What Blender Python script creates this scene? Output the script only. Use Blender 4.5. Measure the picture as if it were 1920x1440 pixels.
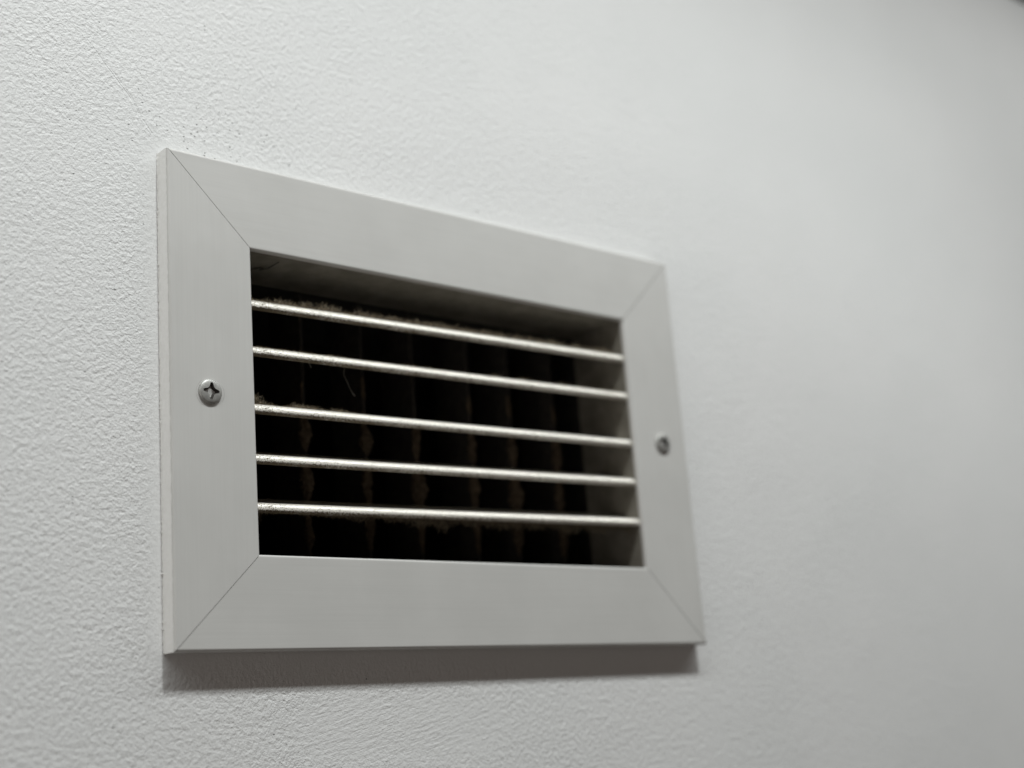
import bpy, bmesh, math, random
from mathutils import Vector, Matrix, noise

for o in list(bpy.data.objects):
    bpy.data.objects.remove(o, do_unlink=True)
scene = bpy.context.scene
COL = scene.collection
random.seed(11)

# ------------------------------------------------------------------ camera
T = 0.0064                                   # how far the frame stands off the wall
cam = bpy.data.cameras.new('camera')
cam.sensor_width = 36.0
cam.lens = 2651.69 / 1920 * 36
cam.clip_start, cam.clip_end = 0.01, 50
cam.dof.use_dof = True
cam.dof.focus_distance = 0.447
cam.dof.aperture_fstop = 5.8
cam.dof.aperture_blades = 0
co = bpy.data.objects.new('camera', cam)
COL.objects.link(co)
right = Vector((0.76158531, -0.64361939, -0.07577533))
up = Vector((-0.10716268, -0.24038633, 0.96474379))
back = Vector((-0.63914316, -0.7266144, -0.25204667))
m = Matrix((right, up, back)).transposed().to_4x4()
m.translation = Vector((-0.31289111, -0.38240559 - T, -0.11604974))
co.matrix_world = m
scene.camera = co

# ------------------------------------------------------------------ light
world = bpy.data.worlds.new('World')
scene.world = world
world.use_nodes = True
bg = world.node_tree.nodes['Background']
bg.inputs['Color'].default_value = (1.0, 0.87, 0.77, 1)
bg.inputs['Strength'].default_value = 0.082

def area(name, loc, target, sx, sy, power, color, spread=180):
    l = bpy.data.lights.new(name, 'AREA')
    l.shape = 'RECTANGLE'
    l.size, l.size_y = sx, sy
    l.energy = power
    l.color = color
    l.spread = math.radians(spread)
    o = bpy.data.objects.new(name, l)
    COL.objects.link(o)
    d = (Vector(target) - Vector(loc)).normalized()
    z = -d
    x = Vector((1, 0, 0))
    y = z.cross(x).normalized()
    x = y.cross(z).normalized()
    mm = Matrix((x, y, z)).transposed().to_4x4()
    mm.translation = Vector(loc)
    o.matrix_world = mm
    return o

# the ceiling tube above the vent, and the downlight further out whose cone ends as a scallop high on the wall
area('ceiling_tube_light', (-0.239, -0.229, 0.382), (-0.239, -0.118, -0.05), 2.0, 0.016, 3.35, (0.965, 1.0, 0.985), 160)
sp = bpy.data.lights.new('ceiling_downlight', 'SPOT')
sp.energy = 113.0
sp.color = (0.965, 1.0, 0.985)
sp.spot_size = 2 * 0.579
sp.spot_blend = 0.075
sp.shadow_soft_size = 0.06
so = bpy.data.objects.new('ceiling_downlight', sp)
COL.objects.link(so)
# added fill lamp out of view at the left, brightens the frame's left return
area('added_side_fill', (-1.2, -0.19, -0.28), (0.0, -0.01, 0.0), 0.28, 0.7, 1.8, (1.0, 0.93, 0.87))
so.location = (0.02, -1.112, 1.972)

vs = scene.view_settings
vs.view_transform = 'Standard'
vs.look = 'None'
vs.exposure = 0
vs.gamma = 1
scene.render.engine = 'CYCLES'
scene.cycles.max_bounces = 10
scene.cycles.diffuse_bounces = 6
scene.cycles.sample_clamp_indirect = 4

# ------------------------------------------------------------------ node helpers
class NT:
    def __init__(s, name):
        s.mat = bpy.data.materials.new(name)
        s.mat.use_nodes = True
        s.t = s.mat.node_tree
        s.b = s.t.nodes['Principled BSDF']
    def n(s, typ, **kw):
        nd = s.t.nodes.new(typ)
        for k, v in kw.items():
            if k in nd.inputs:
                s.put(nd.inputs[k], v)
            else:
                setattr(nd, k, v)
        return nd
    def put(s, sock, v):
        if isinstance(v, bpy.types.NodeSocket):
            s.t.links.new(v, sock)
        else:
            sock.default_value = v
    def math(s, op, a, b=0.0, c=0.0, clamp=False):
        nd = s.t.nodes.new('ShaderNodeMath')
        nd.operation = op
        nd.use_clamp = clamp
        s.put(nd.inputs[0], a); s.put(nd.inputs[1], b); s.put(nd.inputs[2], c)
        return nd.outputs[0]
    def coord(s):
        return s.n('ShaderNodeTexCoord').outputs['Object']
    def mapping(s, vec, scale=(1, 1, 1), rot=(0, 0, 0), loc=(0, 0, 0)):
        nd = s.t.nodes.new('ShaderNodeMapping')
        s.put(nd.inputs['Vector'], vec)
        nd.inputs['Scale'].default_value = scale
        nd.inputs['Rotation'].default_value = rot
        nd.inputs['Location'].default_value = loc
        return nd.outputs[0]
    def noise(s, vec, scale, detail=2.0, rough=0.5, dist=0.0):
        nd = s.t.nodes.new('ShaderNodeTexNoise')
        s.put(nd.inputs['Vector'], vec)
        nd.inputs['Scale'].default_value = scale
        nd.inputs['Detail'].default_value = detail
        nd.inputs['Roughness'].default_value = rough
        nd.inputs['Distortion'].default_value = dist
        return nd.outputs['Fac']
    def ramp(s, v, a, b, lo=0.0, hi=1.0, smooth=True):
        nd = s.t.nodes.new('ShaderNodeMapRange')
        nd.interpolation_type = 'SMOOTHSTEP' if smooth else 'LINEAR'
        s.put(nd.inputs['Value'], v)
        s.put(nd.inputs['From Min'], a); s.put(nd.inputs['From Max'], b)
        s.put(nd.inputs['To Min'], lo); s.put(nd.inputs['To Max'], hi)
        return nd.outputs[0]
    def mix(s, f, a, b):
        nd = s.t.nodes.new('ShaderNodeMix')
        nd.data_type = 'RGBA'
        s.put(nd.inputs[0], f)
        s.put(nd.inputs[6], a); s.put(nd.inputs[7], b)
        return nd.outputs[2]
    def bump(s, h, strength=1.0, dist=0.001):
        nd = s.t.nodes.new('ShaderNodeBump')
        s.put(nd.inputs['Height'], h)
        s.put(nd.inputs['Strength'], strength)
        s.put(nd.inputs['Distance'], dist)
        s.t.links.new(nd.outputs[0], s.b.inputs['Normal'])
    def sep(s, vec):
        nd = s.t.nodes.new('ShaderNodeSeparateXYZ')
        s.put(nd.inputs[0], vec)
        return nd.outputs

def C(r, g, b):
    return (r, g, b, 1.0)

W2, H2, RB = 0.11552, 0.08, 0.02956          # half width, half height, rail breadth

# ------------------------------------------------------------------ materials
def wall_material():
    t = NT('painted_plaster')
    v = t.coord()
    x, y, z = t.sep(v)
    # distance outside the frame rectangle
    dx = t.math('MAXIMUM', t.math('SUBTRACT', t.math('ABSOLUTE', x), W2), 0.0)
    dz = t.math('MAXIMUM', t.math('SUBTRACT', t.math('ABSOLUTE', z), H2), 0.0)
    dist = t.math('SQRT', t.math('ADD', t.math('MULTIPLY', dx, dx), t.math('MULTIPLY', dz, dz)))
    n1 = t.noise(v, 640, 3.0, 0.55, 0.25)
    n2 = t.noise(v, 1500, 2.0, 0.6)
    n3 = t.noise(v, 240, 1.0, 0.5)
    patch = t.noise(v, 22, 2.0, 0.5)
    h = t.math('ADD', t.math('MULTIPLY', n1, 1.0), t.math('MULTIPLY', n2, 0.35))
    h = t.math('ADD', h, t.math('MULTIPLY', n3, 0.25))
    # rough paint with smoother places, smoother right along the frame
    amp = t.math('MULTIPLY', t.ramp(dist, 0.001, 0.009, 0.35, 1.0), t.ramp(patch, 0.3, 0.7, 0.82, 1.12))
    # brushed-out patch under the vent
    bx = t.math('DIVIDE', t.math('SUBTRACT', x, -0.030), 0.055)
    bz = t.math('DIVIDE', t.math('SUBTRACT', z, -0.104), 0.015)
    br = t.math('SQRT', t.math('ADD', t.math('MULTIPLY', bx, bx), t.math('MULTIPLY', bz, bz)))
    bm = t.ramp(t.math('ADD', br, t.math('MULTIPLY', patch, 0.5)), 0.75, 1.35, 1.0, 0.0)
    sv = t.mapping(t.mapping(v, rot=(0, math.radians(13), 0)), scale=(170, 1, 1050))
    strokes = t.noise(sv, 1.0, 3.0, 0.6, 0.4)
    h = t.math('MULTIPLY', h, t.math('MULTIPLY', amp, t.math('SUBTRACT', 1.0, t.math('MULTIPLY', bm, 0.55))))
    h = t.math('ADD', h, t.math('MULTIPLY', t.math('MULTIPLY', strokes, bm), 0.42))
    # two hairline scratches running down to the frame's corner
    sw = t.math('MULTIPLY', t.math('SUBTRACT', t.noise(v, 60, 1.0), 0.5), 0.0035)
    for ax, az, ex, ez, dp in ((-0.1418, 0.1170, -0.1160, 0.0862, 0.9), (-0.1335, 0.1085, -0.1168, 0.0875, 0.6), (-0.1300, 0.1020, -0.1190, 0.0860, 0.35)):
        L = math.hypot(ex - ax, ez - az); ux, uz = (ex - ax) / L, (ez - az) / L
        rx = t.math('SUBTRACT', x, ax); rz = t.math('SUBTRACT', z, az)
        al = t.math('ADD', t.math('MULTIPLY', rx, ux), t.math('MULTIPLY', rz, uz))
        pe = t.math('ADD', t.math('SUBTRACT', t.math('MULTIPLY', rx, uz), t.math('MULTIPLY', rz, ux)), sw)
        line = t.ramp(t.math('ABSOLUTE', pe), 0.0, 0.00030, 1.0, 0.0)
        inside = t.math('MULTIPLY', t.ramp(al, 0.0, 0.006), t.ramp(al, L - 0.002, L, 1.0, 0.0))
        h = t.math('SUBTRACT', h, t.math('MULTIPLY', t.math('MULTIPLY', line, inside), dp * 0.22))
    # pits and dirt specks gathered over the corner of the frame
    vo = t.n('ShaderNodeTexVoronoi', Scale=820.0)
    t.put(vo.inputs['Vector'], t.mapping(v, scale=(1.0, 1, 1.5)))
    vo.inputs['Randomness'].default_value = 1.0
    cr = t.sep(vo.outputs['Color'])
    gx = t.math('DIVIDE', t.math('SUBTRACT', x, -0.098), 0.024)
    gz = t.math('DIVIDE', t.math('SUBTRACT', z, 0.087), 0.012)
    g = t.math('EXPONENT', t.math('MULTIPLY', t.math('ADD', t.math('MULTIPLY', gx, gx), t.math('MULTIPLY', gz, gz)), -1.0))
    keep = t.math('GREATER_THAN', t.math('ADD', t.math('MULTIPLY', g, 0.36), 0.004), cr[0])
    size = t.math('ADD', 0.10, t.math('MULTIPLY', cr[1], 0.24))
    pit = t.math('MULTIPLY', keep, t.ramp(vo.outputs['Distance'], t.math('MULTIPLY', size, 0.5), size, 1.0, 0.0))
    h = t.math('SUBTRACT', h, t.math('MULTIPLY', pit, 0.5))
    tone = t.noise(v, 9, 3.0, 0.55)
    base = t.mix(t.ramp(tone, 0.3, 0.7), C(0.745, 0.75, 0.75), C(0.765, 0.765, 0.765))
    base = t.mix(t.math('MULTIPLY', pit, 0.8), base, C(0.10, 0.10, 0.095))
    t.put(t.b.inputs['Base Color'], base)
    t.b.inputs['Roughness'].default_value = 0.55
    t.b.inputs['Specular IOR Level'].default_value = 0.35
    t.bump(h, 1.0, 0.00052)
    return t.mat

def frame_material(name='powder_coated_aluminium', vertical=False):
    t = NT(name)
    v = t.coord()
    grain = t.noise(t.mapping(v, scale=((1500, 900, 60) if vertical else (60, 900, 1500))), 1.0, 3.0, 0.6)
    fine = t.noise(v, 2600, 2.0)
    blot = t.noise(v, 35, 3.0, 0.6)
    vo = t.n('ShaderNodeTexVoronoi', Scale=260.0)
    t.put(vo.inputs['Vector'], v)
    cr = t.sep(vo.outputs['Color'])
    speck = t.math('MULTIPLY', t.math('LESS_THAN', cr[0], 0.035), t.ramp(vo.outputs['Distance'], 0.03, 0.075, 1.0, 0.0))
    scr = t.noise(t.mapping(t.mapping(v, rot=(0, 0.5, 0)), scale=(45, 45, 900)), 1.0, 2.0, 0.5, 1.5)
    scr = t.math('MULTIPLY', t.ramp(scr, 0.70, 0.78), t.ramp(blot, 0.55, 0.7))
    base = t.mix(t.ramp(blot, 0.3, 0.7), C(0.57, 0.565, 0.55), C(0.60, 0.595, 0.58))
    base = t.mix(t.math('MULTIPLY', speck, 0.65), base, C(0.12, 0.11, 0.095))
    base = t.mix(t.math('MULTIPLY', scr, 0.25), base, C(0.66, 0.66, 0.65))
    # fine brushed streaks along the length, and finger-dulled smudges
    st = t.noise(t.mapping(v, scale=((2200, 900, 22) if vertical else (22, 900, 2200))), 1.0, 2.0, 0.55)
    base = t.mix(t.ramp(st, 0.35, 0.75, 0.0, 0.13), base, C(0.45, 0.45, 0.435))
    smudge = t.ramp(t.noise(v, 75, 4.0, 0.65, 0.8), 0.56, 0.72)
    # rings scored round the screw heads
    x, y, z = t.sep(v)
    ax = t.math('SUBTRACT', t.math('ABSOLUTE', x), 0.10195)
    zz = t.math('ADD', z, 0.0003)
    rr = t.math('SQRT', t.math('ADD', t.math('MULTIPLY', ax, ax), t.math('MULTIPLY', zz, zz)))
    ring = t.ramp(t.math('ABSOLUTE', t.math('SUBTRACT', rr, t.math('ADD', 0.00455, t.math('MULTIPLY', t.noise(v, 140, 1.0), 0.0006)))), 0.0, 0.00016, 1.0, 0.0)
    ring = t.math('MULTIPLY', ring, t.ramp(t.noise(v, 230, 2.0), 0.42, 0.62))
    base = t.mix(t.math('MULTIPLY', ring, 0.55), base, C(0.28, 0.27, 0.25))
    t.put(t.b.inputs['Base Color'], base)
    t.put(t.b.inputs['Roughness'], t.math('ADD', t.ramp(grain, 0.3, 0.7, 0.34, 0.46), t.math('MULTIPLY', smudge, 0.10)))
    t.b.inputs['Specular IOR Level'].default_value = 0.5
    hh = t.math('ADD', t.math('MULTIPLY', grain, 0.5), t.math('MULTIPLY', fine, 0.3))
    hh = t.math('SUBTRACT', t.math('SUBTRACT', hh, t.math('MULTIPLY', ring, 2.0)), t.math('MULTIPLY', scr, 0.8))
    t.bump(hh, 0.35, 0.00003)
    return t.mat

def slat_material():
    t = NT('dusty_bare_aluminium')
    v = t.coord()
    x, y, z = t.sep(v)
    # grey-brown dust stuck to the lower half of the nose, thickest near the left end
    sp = t.noise(t.mapping(v, scale=(1.0, 1.5, 1.8)), 1900, 3.0, 0.7)
    big = t.noise(v, 60, 2.0, 0.5)
    low = t.ramp(z, -0.0011, 0.0003, 1.0, 0.0)
    wide = t.math('MULTIPLY', low, t.ramp(x, -0.086, 0.06, 1.0, 0.35))
    wide = t.math('MULTIPLY', wide, t.ramp(big, 0.3, 0.65, 0.5, 1.0))
    spread = t.ramp(x, -0.087, -0.060, 0.30, 0.10)
    amt = t.math('ADD', wide, spread)
    dust = t.ramp(t.math('ADD', sp, t.math('MULTIPLY', amt, 0.27)), 0.60, 0.68)
    metal = t.mix(t.noise(t.mapping(v, scale=(30, 900, 900)), 1.0, 2.0), C(0.85, 0.815, 0.745), C(0.91, 0.88, 0.815))
    t.put(t.b.inputs['Base Color'], t.mix(dust, metal, C(0.15, 0.118, 0.075)))
    t.put(t.b.inputs['Metallic'], t.math('MULTIPLY', t.math('SUBTRACT', 1.0, dust), 0.5))
    t.put(t.b.inputs['Coat Weight'], t.math('MULTIPLY', t.math('SUBTRACT', 1.0, dust), 0.8))
    t.b.inputs['Coat Roughness'].default_value = 0.22
    t.put(t.b.inputs['Roughness'], t.math('ADD', 0.36, t.math('MULTIPLY', dust, 0.5)))
    t.bump(t.math('ADD', t.math('MULTIPLY', dust, 1.0), t.math('MULTIPLY', sp, 0.3)), 0.5, 0.00025)
    return t.mat

def plain(name, c1, c2, scale, rough, bump=0.0, metal=0.0):
    t = NT(name)
    v = t.coord()
    n = t.noise(v, scale, 3.0, 0.6)
    t.put(t.b.inputs['Base Color'], t.mix(t.ramp(n, 0.3, 0.7), C(*c1), C(*c2)))
    t.b.inputs['Roughness'].default_value = rough
    t.b.inputs['Metallic'].default_value = metal
    if bump:
        t.bump(n, 0.6, bump)
    return t.mat

M_wall = wall_material()
M_rail = frame_material('powder_coated_aluminium')
M_stile = frame_material('powder_coated_aluminium_upright', True)
M_slat = slat_material()
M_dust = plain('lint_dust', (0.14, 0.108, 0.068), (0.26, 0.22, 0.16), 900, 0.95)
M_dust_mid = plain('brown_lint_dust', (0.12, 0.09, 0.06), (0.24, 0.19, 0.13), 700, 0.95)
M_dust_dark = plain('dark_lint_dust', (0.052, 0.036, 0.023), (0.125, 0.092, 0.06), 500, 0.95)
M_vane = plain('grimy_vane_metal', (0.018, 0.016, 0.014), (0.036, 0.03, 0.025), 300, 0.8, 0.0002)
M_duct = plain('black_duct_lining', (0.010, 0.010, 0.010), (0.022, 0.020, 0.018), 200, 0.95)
M_sleeve = plain('dark_galvanised_sleeve', (0.15, 0.137, 0.113), (0.22, 0.205, 0.175), 110, 0.8, 0.0001)  # dark grey-brown metal, much darker than the frame
M_screw = plain('dull_zinc', (0.34, 0.34, 0.33), (0.44, 0.44, 0.42), 900, 0.40, 0.00005, 0.35)
M_grime = plain('recess_grime', (0.028, 0.025, 0.023), (0.06, 0.055, 0.05), 1500, 0.8)
M_bead = plain('white_paint_bead', (0.82, 0.82, 0.80), (0.87, 0.87, 0.855), 800, 0.5, 0.0002)
M_web = plain('sooty_thread', (0.02, 0.018, 0.015), (0.05, 0.045, 0.04), 900, 0.9)
M_hair = plain('pale_fibre', (0.16, 0.15, 0.135), (0.26, 0.25, 0.23), 900, 0.8)
M_trim = plain('charcoal_trim_paint', (0.045, 0.052, 0.050), (0.06, 0.066, 0.064), 60, 0.6, 0.0002)

# ------------------------------------------------------------------ mesh helpers
def link(name, bm, mats, parent=None, smooth=None, loc=None, kind=None):
    me = bpy.data.meshes.new(name)
    bm.normal_update()
    bm.to_mesh(me); bm.free()
    for mm in (mats if isinstance(mats, (list, tuple)) else [mats]):
        me.materials.append(mm)
    if smooth is not None:
        me.polygons.foreach_set('use_smooth', [True] * len(me.polygons))
        if smooth < 180:
            me.set_sharp_from_angle(angle=math.radians(smooth))
    o = bpy.data.objects.new(name, me)
    COL.objects.link(o)
    if parent: o.parent = parent
    if loc: o.location = loc
    if kind: o['kind'] = kind
    return o

def arc(cx, cy, r, a0, a1, n):
    return [(cx + r * math.cos(math.radians(a0 + (a1 - a0) * i / n)), cy + r * math.sin(math.radians(a0 + (a1 - a0) * i / n))) for i in range(n + 1)]

# ------------------------------------------------------------------ the wall
def build_wall():
    bm = bmesh.new()
    hx, hz = W2 - 0.0262, H2 - 0.0262
    xs = [-1.3, -hx, hx, 1.9]; zs = [-1.1, -hz, hz, 1.3]
    f = [[bm.verts.new((x, 0, z)) for z in zs] for x in xs]
    for i in range(3):
        for j in range(3):
            if i == 1 and j == 1: continue
            bm.faces.new((f[i][j], f[i + 1][j], f[i + 1][j + 1], f[i][j + 1]))
    # the cut edge of the hole, 13 mm of plaster board
    ring = [f[1][1], f[2][1], f[2][2], f[1][2]]
    bk = [bm.verts.new((v.co.x, 0.0135, v.co.z)) for v in ring]
    for i in range(4):
        j = (i + 1) % 4
        bm.faces.new((ring[i], ring[j], bk[j], bk[i]))
    return link('wall', bm, M_wall, kind='structure')
wall = build_wall()
wall['label'] = 'pale grey-white painted wall with a rough rolled texture behind the vent'

# ------------------------------------------------------------------ the vent
vent = bpy.data.objects.new('air_vent', None)
vent.empty_display_size = 0.02
COL.objects.link(vent)
vent['label'] = 'off-white metal wall vent with five dusty horizontal slats and two screws'
vent['category'] = 'air vent'

b = RB
PROFILE = ([(0.0, 0.0002)] + arc(0.0008, -T + 0.0008, 0.0008, 180, 270, 5) +
           [(0.0010, -T), (b - 0.0011, -T)] +
           arc(b - 0.0008, -T + 0.0008, 0.0008, 270, 360, 5) +
           [(b, -T + 0.0019), (b - 0.0010, -T + 0.0019), (b - 0.0010, -T + 0.0016), (0.0016, -T + 0.0016), (0.0016, 0.0002)])

def frame_piece(name, mat, side, gap, dy=0.0, skew=0.0):
    """one mitred length of the frame; side 0 top, 1 right, 2 bottom, 3 left"""
    bm = bmesh.new()
    half = W2 if side in (0, 2) else H2
    other = H2 if side in (0, 2) else W2
    rings = []
    NS = 2
    for e in (-1, 1):
        ring = []
        for s, y in PROFILE:
            a = e * (half - s - gap)
            d = other - s
            yy = y + dy + skew * e * 0.5
            p = {0: (a, yy, d), 2: (a, yy, -d), 1: (d, yy, a), 3: (-d, yy, a)}[side]
            ring.append(bm.verts.new(p))
        rings.append(ring)
    n = len(PROFILE)
    for i in range(n):
        j = (i + 1) % n
        bm.faces.new((rings[0][i], rings[0][j], rings[1][j], rings[1][i]))
    bm.faces.new(rings[0]); bm.faces.new(list(reversed(rings[1])))
    bmesh.ops.recalc_face_normals(bm, faces=bm.faces)
    return link(name, bm, mat, vent, smooth=40)

frame_piece('rail', M_rail, 0, 0.00024)
frame_piece('rail', M_rail, 2, 0.00009, 0.00012)
frame_piece('stile', M_stile, 3, 0.00007, -0.00002)
frame_piece('stile', M_stile, 1, 0.00013, 0.00006)

# sleeve behind the frame and the black duct beyond it
def box_tube(name, s, y0, y1, mat, closed):
    bm = bmesh.new()
    x, z = W2 - s, H2 - s
    fr = [bm.verts.new(p) for p in ((-x, y0, -z), (x, y0, -z), (x, y0, z), (-x, y0, z))]
    bk = [bm.verts.new(p) for p in ((-x, y1, -z), (x, y1, -z), (x, y1, z), (-x, y1, z))]
    for i in range(4):
        j = (i + 1) % 4
        bm.faces.new((fr[i], bk[i], bk[j], fr[j]))
    if closed: bm.faces.new(bk)
    o = link(name, bm, mat, vent)
    md = o.modifiers.new('thickness', 'SOLIDIFY'); md.thickness = 0.0008; md.offset = 1
    return o
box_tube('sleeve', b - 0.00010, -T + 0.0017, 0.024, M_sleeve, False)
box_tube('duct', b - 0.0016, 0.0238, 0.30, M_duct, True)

# ------------------------------------------------------------------ dust
def fibre(bm, p, d, length, width, curl, segs=3, mi=0):
    """one thread of lint: a thin bent ribbon"""
    d = d.normalized()
    side = d.cross(Vector((random.uniform(-1, 1), random.uniform(-1, 1), random.uniform(-1, 1))))
    if side.length < 1e-4: side = Vector((1, 0, 0))
    side.normalize()
    prev = None
    pos = p.copy()
    for i in range(segs + 1):
        w = width * (1.0 - 0.6 * i / segs) * 0.5
        a, c = bm.verts.new(pos - side * w), bm.verts.new(pos + side * w)
        if prev:
            f = bm.faces.new((prev[0], prev[1], c, a)); f.material_index = mi
        prev = (a, c)
        d = (d + Vector((random.uniform(-1, 1), random.uniform(-1, 1), random.uniform(-1, 1))) * curl).normalized()
        pos = pos + d * (length / segs)

def grain(bm, p, r):
    """a crumb of dust: a squashed random tetrahedron"""
    vs_ = [bm.verts.new(p + Vector((random.gauss(0, 1), random.gauss(0, 1), random.gauss(0, 1))).normalized() * r * random.uniform(0.6, 1.3)) for _ in range(4)]
    for q in ((0, 1, 2), (0, 1, 3), (0, 2, 3), (1, 2, 3)):
        bm.faces.new([vs_[k] for k in q])

def fbm(x, seed):
    return noise.fractal(Vector((x, seed * 7.31, seed * 3.17)), 0.9, 2.0, 4)

X0, X1 = -(W2 - b) + 0.0002, (W2 - b) - 0.0002
SL = [  # z at left, z at right, tilt (rear edge up), seed
    (0.0322, 0.0347, 17.6, 1), (0.0163, 0.0189, 17.2, 2), (-0.0030, -0.0005, 19.0, 3),
    (-0.0195, -0.0162, 19.3, 4), (-0.0352, -0.0322, 18.8, 5)]
NOSE_Y = -T + 0.0030
NOSE_R = 0.00150
DEPTH = 0.0178

def slat_profile():
    """aerofoil blade in section (y back, z up): bull nose with a flatter upper front, thin web behind"""
    mm = [(DEPTH * 1e3, 0.60), (5.2, 0.65), (3.5, 0.85), (1.0, 1.28), (0.5, 1.45), (0.1, 1.43), (-0.35, 1.27), (-0.75, 0.98), (-1.1, 0.60),
          (-1.36, 0.18), (-1.48, -0.22), (-1.38, -0.66), (-1.05, -1.08), (-0.5, -1.36), (0.2, -1.42), (1.0, -1.25), (3.5, -0.85), (5.2, -0.65), (DEPTH * 1e3, -0.60)]
    return [((y if y > 3 else y * 1.1) * 1e-3, z * 1.1e-3) for y, z in mm]

def build_slat():
    bm = bmesh.new()
    prof = slat_profile()
    n = len(prof)
    L = X1 - X0
    NX = 24
    rings = []
    for k in range(NX + 1):
        x = X0 + L * k / NX
        rings.append([bm.verts.new((x, y, z)) for y, z in prof])
    for k in range(NX):
        for i in range(n):
            j = (i + 1) % n
            bm.faces.new((rings[k][i], rings[k][j], rings[k + 1][j], rings[k + 1][i]))
    bm.faces.new(rings[0]); bm.faces.new(list(reversed(rings[-1])))
    bmesh.ops.recalc_face_normals(bm, faces=bm.faces)
    return bm

def slat_dust(i):
    bm = bmesh.new()
    seed = i + 1
    R = random.Random(100 + i)
    def clump(x, y, z, hgt, nf, down=False, wid=0.00016):
        sgn = -1 if down else 1
        for _ in range(nf):
            px = x + random.gauss(0, 0.0007); py = y + random.gauss(0, 0.0012)
            d = Vector((random.uniform(-1, 1), random.uniform(-0.9, 0.5), sgn * random.uniform(0.15, 1)))
            fibre(bm, Vector((px, py, z + sgn * random.uniform(-0.0001, hgt * 0.75))), d, random.uniform(0.35, 1.0) * (0.0006 + hgt * 0.55), wid * random.uniform(0.7, 1.3), 0.6)
        for _ in range(nf // 3):
            grain(bm, Vector((x + random.gauss(0, 0.0006), y + random.gauss(0, 0.0010), z + sgn * random.uniform(0, hgt * 0.8))), random.uniform(0.00012, 0.00030))
    N = 320
    for k in range(N):
        u = k / (N - 1)
        x = X0 + 0.0005 + (X1 - X0 - 0.001) * u
        f = max(0.0, 0.55 + fbm(x * 260, seed) * 0.9)
        if i == 0:      # a fluffy bank lying behind the nose along most of the slat
            hgt = 0.0034 * (0.25 + 0.75 * f) * (1.0 - 0.25 * u)
            clump(x, 0.0032, 0.0010, hgt, 13)
            if u < 0.16: clump(x, 0.0008, 0.00135, 0.0011 * (1 - u / 0.16) * f + 0.0002, 8)
            elif u < 0.40: clump(x, 0.0015, 0.0013, 0.0004 * f, 3)
        elif i == 1:    # short fringe, strongest at the left
            w = max(0.0, 1 - u / 0.45)
            clump(x, 0.0010, 0.00135, 0.0007 * w * f + 0.00012, int(3 + 6 * w))
            clump(x, 0.0034, 0.0010, 0.0016 * f * (0.5 + 0.5 * u), 7)
        elif i == 2:    # lumps in the left quarter, thin after that
            w = max(0.0, 1 - u / 0.30)
            clump(x, 0.0038, 0.0009, 0.0042 * w * f + 0.0003 * f, int(2 + 20 * w))
        elif i == 3:    # thin fuzz on the top face
            clump(x, 0.0040, 0.0009, 0.0003 * f, 2)
        else:           # a ragged curtain hanging under the slat
            hgt = (0.0012 + 0.0030 * min(1.0, u * 2.2)) * (0.35 + 0.65 * f)
            clump(x, 0.0028, -0.0011, hgt, 12, True)
            clump(x, 0.0055, -0.0009, hgt * 0.9, 7, True)
        # stray hairs caught on the nose
        if random.random() < (0.35 if u < 0.35 else 0.06) and i in (1, 3, 4):
            a = random.uniform(150, 235)
            p = Vector((x, NOSE_R * math.cos(math.radians(a)), NOSE_R * math.sin(math.radians(a))))
            fibre(bm, p, Vector((random.uniform(-1, 1), -0.4, random.uniform(-0.6, 1))), random.uniform(0.0005, 0.0013), 0.00008, 0.5, mi=1)
    return bm

slat_me = None
for i, (zl, zr, tilt, sd) in enumerate(SL):
    if slat_me is None:
        o = link('slat', build_slat(), M_slat, vent, smooth=35)
        slat_me = o.data
    else:
        o = bpy.data.objects.new('slat', slat_me); COL.objects.link(o); o.parent = vent
    o.location = (0, NOSE_Y, (zl + zr) / 2)
    o.rotation_euler = (math.radians(tilt), -math.atan2(zr - zl, X1 - X0), 0)
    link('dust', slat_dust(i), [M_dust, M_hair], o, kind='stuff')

# ------------------------------------------------------------------ rear vanes
VX = [-0.0712, -0.0478, -0.0220, 0.0012, 0.0280, 0.0486, 0.0722]
VANE_Y = 0.0255
zb = H2 - b - 0.0006
def build_vane():
    bm = bmesh.new()
    prof = arc(0, 0, 0.0008, 110, 250, 5)
    prof = [(0.020, 0.0005)] + [(p[0], p[1]) for p in prof] + [(0.020, -0.0005)]
    lo = [bm.verts.new((x, y, -zb)) for y, x in prof]
    hi = [bm.verts.new((x, y, zb)) for y, x in prof]
    n = len(prof)
    for i in range(n):
        j = (i + 1) % n
        bm.faces.new((lo[i], lo[j], hi[j], hi[i]))
    bm.faces.new(lo); bm.faces.new(list(reversed(hi)))
    bmesh.ops.recalc_face_normals(bm, faces=bm.faces)
    return bm

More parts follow.
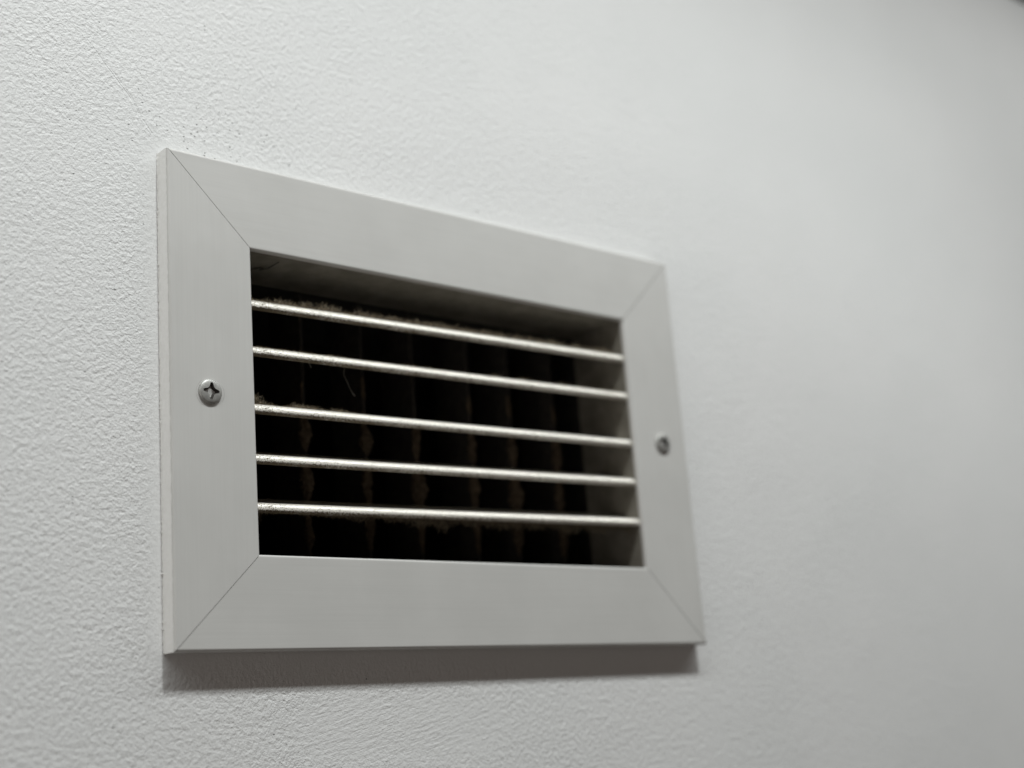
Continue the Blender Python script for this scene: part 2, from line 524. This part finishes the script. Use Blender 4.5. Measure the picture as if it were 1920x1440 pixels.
GAPS = []   # heights of the gaps between slats where air carries dust onto the vanes, seen at the vane's depth
def vane_dust(i):
    """lumpy lint grown on the vane's front edge, thick between the slats"""
    bm = bmesh.new()
    NZ, NA = 120, 10
    rows = []
    # (top, fullest, bottom, amount): tear shapes hanging in line with the gaps between the slats
    zc = [(-0.0275, -0.0342, -0.0432, 1.05), (-0.0090, -0.0190, -0.0275, 1.0), (0.0085, -0.0015, -0.0090, 0.9), (0.0240, 0.0165, 0.0105, 0.38), (0.0370, 0.034, 0.0290, 0.15)]
    for k in range(NZ + 1):
        z = -zb + 2 * zb * k / NZ
        r = 0.0003
        for zt_, zp, zb_, am in zc:
            h1 = noise.noise(Vector((i * 3.7 + 0.5, zp * 700, 2.0))); h2 = noise.noise(Vector((i * 5.1 + 0.3, zp * 510, 9.0)))
            am = am * (0.85 + 0.8 * h1)
            zt_, zp, zb_ = zt_ + 0.002 * h2, zp + 0.003 * h2, zb_ + 0.003 * h1
            if zb_ < z < zt_:
                q = (z - zp) / (zt_ - zp) if z > zp else (zp - z) / (zp - zb_)
                prof = (1 - q * q) if z > zp else (1 - q) ** 0.8 * (1 + 0.4 * q)
                r = max(r, 0.0025 * am * prof * (1.0 + 0.5 * fbm(z * 120, i + 20)))
        rows.append([])
        for a in range(NA):
            th = 2 * math.pi * a / NA
            nn = 1 + 0.45 * noise.noise(Vector((math.cos(th) * 1.6, math.sin(th) * 1.6, z * 900 + i * 31)))
            cx = 0.0006 * fbm(z * 90, i + 50)
            rows[-1].append(bm.verts.new((cx + r * nn * math.cos(th), -0.0004 + 0.8 * r * nn * math.sin(th), z)))
        for _ in range(int(r * 5200)):
            th = random.uniform(math.pi, 2 * math.pi)
            p = Vector((cx + r * 0.9 * math.cos(th), -0.0004 + 0.7 * r * math.sin(th), z + random.uniform(-0.0005, 0.0005)))
            fibre(bm, p, Vector((math.cos(th), math.sin(th), random.uniform(-1.0, 0.6))), random.uniform(0.0004, 0.0012), 0.00018, 0.6)
    for k in range(NZ):
        for a in range(NA):
            c = (a + 1) % NA
            bm.faces.new((rows[k][a], rows[k][c], rows[k + 1][c], rows[k + 1][a]))
    return bm

vane_me = None
for i, vx in enumerate(VX):
    if vane_me is None:
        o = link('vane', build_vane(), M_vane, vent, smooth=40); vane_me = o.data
    else:
        o = bpy.data.objects.new('vane', vane_me); COL.objects.link(o); o.parent = vent
    o.location = (vx, VANE_Y, 0)
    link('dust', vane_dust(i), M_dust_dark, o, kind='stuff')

# ------------------------------------------------------------------ screws
def lathe(bm, pts, n=40):
    rings = []
    for r, y in pts:
        if r < 1e-7:
            rings.append([bm.verts.new((0, y, 0))])
        else:
            rings.append([bm.verts.new((r * math.cos(2 * math.pi * k / n), y, r * math.sin(2 * math.pi * k / n))) for k in range(n)])
    for a, c in zip(rings, rings[1:]):
        for k in range(n):
            j = (k + 1) % n
            if len(a) == 1: bm.faces.new((a[0], c[j], c[k]))
            elif len(c) == 1: bm.faces.new((a[k], a[j], c[0]))
            else: bm.faces.new((a[k], a[j], c[j], c[k]))

def make_screw(loc, roll):
    bm = bmesh.new()
    R0 = 0.00405
    pts = [(0, 0.0012), (R0 - 0.0005, 0.0012), (R0 - 0.0001, 0.0004), (R0, 0.0), (R0 - 0.00006, -0.00038), (R0 - 0.00026, -0.00066),
           (R0 - 0.0006, -0.00084), (R0 - 0.0013, -0.00099), (R0 - 0.0022, -0.00111), (0.0006, -0.00118), (0, -0.00118)]
    lathe(bm, pts, 48)
    bmesh.ops.recalc_face_normals(bm, faces=bm.faces)
    head = link('screw', bm, [M_screw, M_grime], vent, smooth=50)
    # cutter: a cross whose arms flare into a central well
    cb = bmesh.new()
    def star(r_arm, w_arm, web, y):
        out = []
        for q in range(4):
            a = math.pi / 2 * q
            ca, sa = math.cos(a), math.sin(a)
            for px, pz in ((web, -web * 0.62), (r_arm, -w_arm), (r_arm, w_arm), (web, web * 0.62)):
                out.append(cb.verts.new((px * ca - pz * sa, y, px * sa + pz * ca)))
        return out
    t0 = star(0.00335, 0.00042, 0.00150, -0.0026)
    t1 = star(0.00285, 0.00038, 0.00132, -0.00108)
    t2 = star(0.00105, 0.00022, 0.00070, 0.0009)
    n = len(t0)
    for A, B in ((t0, t1), (t1, t2)):
        for k in range(n):
            j = (k + 1) % n
            cb.faces.new((A[k], A[j], B[j], B[k]))
    cb.faces.new(t0); cb.faces.new(list(reversed(t2)))
    bmesh.ops.recalc_face_normals(cb, faces=cb.faces)
    for f in cb.faces: f.material_index = 1
    cut = link('screw_cutter', cb, [M_screw, M_grime])
    md = head.modifiers.new('recess', 'BOOLEAN')
    md.operation = 'DIFFERENCE'; md.solver = 'EXACT'; md.object = cut
    try: md.material_mode = 'TRANSFER'
    except Exception: pass
    dg = bpy.context.evaluated_depsgraph_get()
    me = bpy.data.meshes.new_from_object(head.evaluated_get(dg))
    head.modifiers.clear()
    head.data = me
    me.name = 'screw'
    me.polygons.foreach_set('use_smooth', [True] * len(me.polygons))
    me.set_sharp_from_angle(angle=math.radians(32))
    bpy.data.objects.remove(cut, do_unlink=True)
    head.location = loc
    head.rotation_euler = (0, math.radians(roll), 0)
    return head

make_screw((-0.1021, -T - 0.0001, 0.0002), 3)
make_screw((0.1018, -T - 0.0001, 0.0005), 28)

# ------------------------------------------------------------------ wall paint carried onto the left return of the frame, with a ragged bead at the wall
def painted_edge():
    bm = bmesh.new()
    NB = 460
    rows = []
    for k in range(NB + 1):
        z = -H2 + 2 * H2 * k / NB
        j1 = noise.fractal(Vector((k * 0.55, 3.3, 0)), 0.8, 2.0, 3)
        j2 = noise.fractal(Vector((k * 0.11, 9.1, 4)), 0.9, 2.0, 3)
        drop = max(0.0, noise.noise(Vector((k * 0.83, 17.0, 2.0))) - 0.12) * 0.0007
        w = 0.00042 * (1 + 0.6 * j1) + drop
        prof = [(-w, -0.0001), (-w * 0.75, -0.00035), (-0.00022 - 0.00004 * j1, -0.0008 - 0.0003 * j1), (-0.00013, -0.0016), (-0.00011, -0.0034), (-0.00010, -0.0052 + 0.00015 * j2), (0.00002, -0.0057 + 0.00015 * j2)]
        rows.append([bm.verts.new((-W2 + x, y, z)) for x, y in prof])
    for A, B in zip(rows, rows[1:]):
        for q in range(len(A) - 1):
            bm.faces.new((A[q], A[q + 1], B[q + 1], B[q]))
    bmesh.ops.recalc_face_normals(bm, faces=bm.faces)
    return bm
link('painted_edge', painted_edge(), M_bead, vent, smooth=60)

# ------------------------------------------------------------------ cobweb thread under the top lip and hairs in the gaps
def strand(pts, r, name, mat, parent):
    bm = bmesh.new()
    rows = []
    for k, p in enumerate(pts):
        d = (pts[min(k + 1, len(pts) - 1)] - pts[max(k - 1, 0)]).normalized()
        s1 = d.orthogonal().normalized(); s2 = d.cross(s1)
        rr = r * (0.7 + 0.6 * random.random())
        rows.append([bm.verts.new(p + (s1 * math.cos(a) + s2 * math.sin(a)) * rr) for a in (0, 2.09, 4.19)])
    for A, B in zip(rows, rows[1:]):
        for q in range(3):
            j = (q + 1) % 3
            bm.faces.new((A[q], A[j], B[j], B[q]))
    return link(name, bm, mat, parent, smooth=180)
zt = H2 - b
def smooth_path(ctrl, n):
    out = []
    m_ = len(ctrl) - 1
    for k in range(n + 1):
        t = k / n * m_
        i = min(int(t), m_ - 1); f = t - i
        P = [Vector(ctrl[max(0, min(m_, i + d))]) for d in (-1, 0, 1, 2)]
        out.append(0.5 * (2 * P[1] + (P[2] - P[0]) * f + (2 * P[0] - 5 * P[1] + 4 * P[2] - P[3]) * f * f + (3 * P[1] - P[0] - 3 * P[2] + P[3]) * f ** 3))
    return out
zw = zt - 0.0004
strand(smooth_path([(-0.0858, 0.0095, zw - 0.0006), (-0.0800, 0.0085, zw - 0.0003), (-0.0765, 0.0088, zw - 0.0002), (-0.0752, 0.0060, zw - 0.0004), (-0.0738, 0.0064, zw - 0.0003),
                    (-0.0741, 0.0084, zw - 0.0002), (-0.0726, 0.0062, zw - 0.0003), (-0.0724, 0.0030, zw - 0.0003), (-0.0727, -0.0020, zw - 0.0005)], 70), 0.00022, 'cobweb', M_web, vent)
strand(smooth_path([(-0.0858, 0.0010, zw - 0.0020), (-0.0845, 0.0022, zw - 0.0006), (-0.0822, 0.0040, zw - 0.0003), (-0.0806, 0.0066, zw - 0.0002), (-0.0812, 0.0090, zw - 0.0004), (-0.0840, 0.0110, zw - 0.0005)], 50), 0.00028, 'cobweb', M_web, vent)
strand(smooth_path([(-0.0446, 0.0030, 0.0176), (-0.0447, 0.0036, 0.0150), (-0.0440, 0.0030, 0.0125), (-0.0424, 0.0034, 0.0098), (-0.0402, 0.0040, 0.0078)], 30), 0.00010, 'lint_hair', M_hair, vent)
strand(smooth_path([(-0.0606, 0.0010, 0.0166), (-0.0602, 0.0008, 0.0158), (-0.0594, 0.0012, 0.0150)], 10), 0.00013, 'lint_hair', M_hair, vent)

# ------------------------------------------------------------------ dark trim strip high on the wall, top right of the view
def build_trim():
    bm = bmesh.new()
    z0, z1, d = 0.3240, 0.383, 0.006
    prof = [(0.0003, z0)] + [(-d + 0.001 + p[0], z0 + 0.001 + p[1]) for p in [(0.001 * math.cos(math.radians(a)), 0.001 * math.sin(math.radians(a))) for a in (270, 247, 225, 202, 180)]] + \
           [(-d, z1 - 0.006), (-d + 0.004, z1), (0.0003, z1)]
    rings = [[bm.verts.new((x, y, z)) for y, z in prof] for x in (0.30, 1.60)]
    n = len(prof)
    for i in range(n):
        j = (i + 1) % n
        bm.faces.new((rings[0][i], rings[0][j], rings[1][j], rings[1][i]))
    bm.faces.new(rings[0]); bm.faces.new(list(reversed(rings[1])))
    bmesh.ops.recalc_face_normals(bm, faces=bm.faces)
    o = link('wall_trim', bm, M_trim, smooth=30)
    o['label'] = 'dark charcoal edge of a trim strip at the far top right of the wall'
    o['category'] = 'trim'
build_trim()
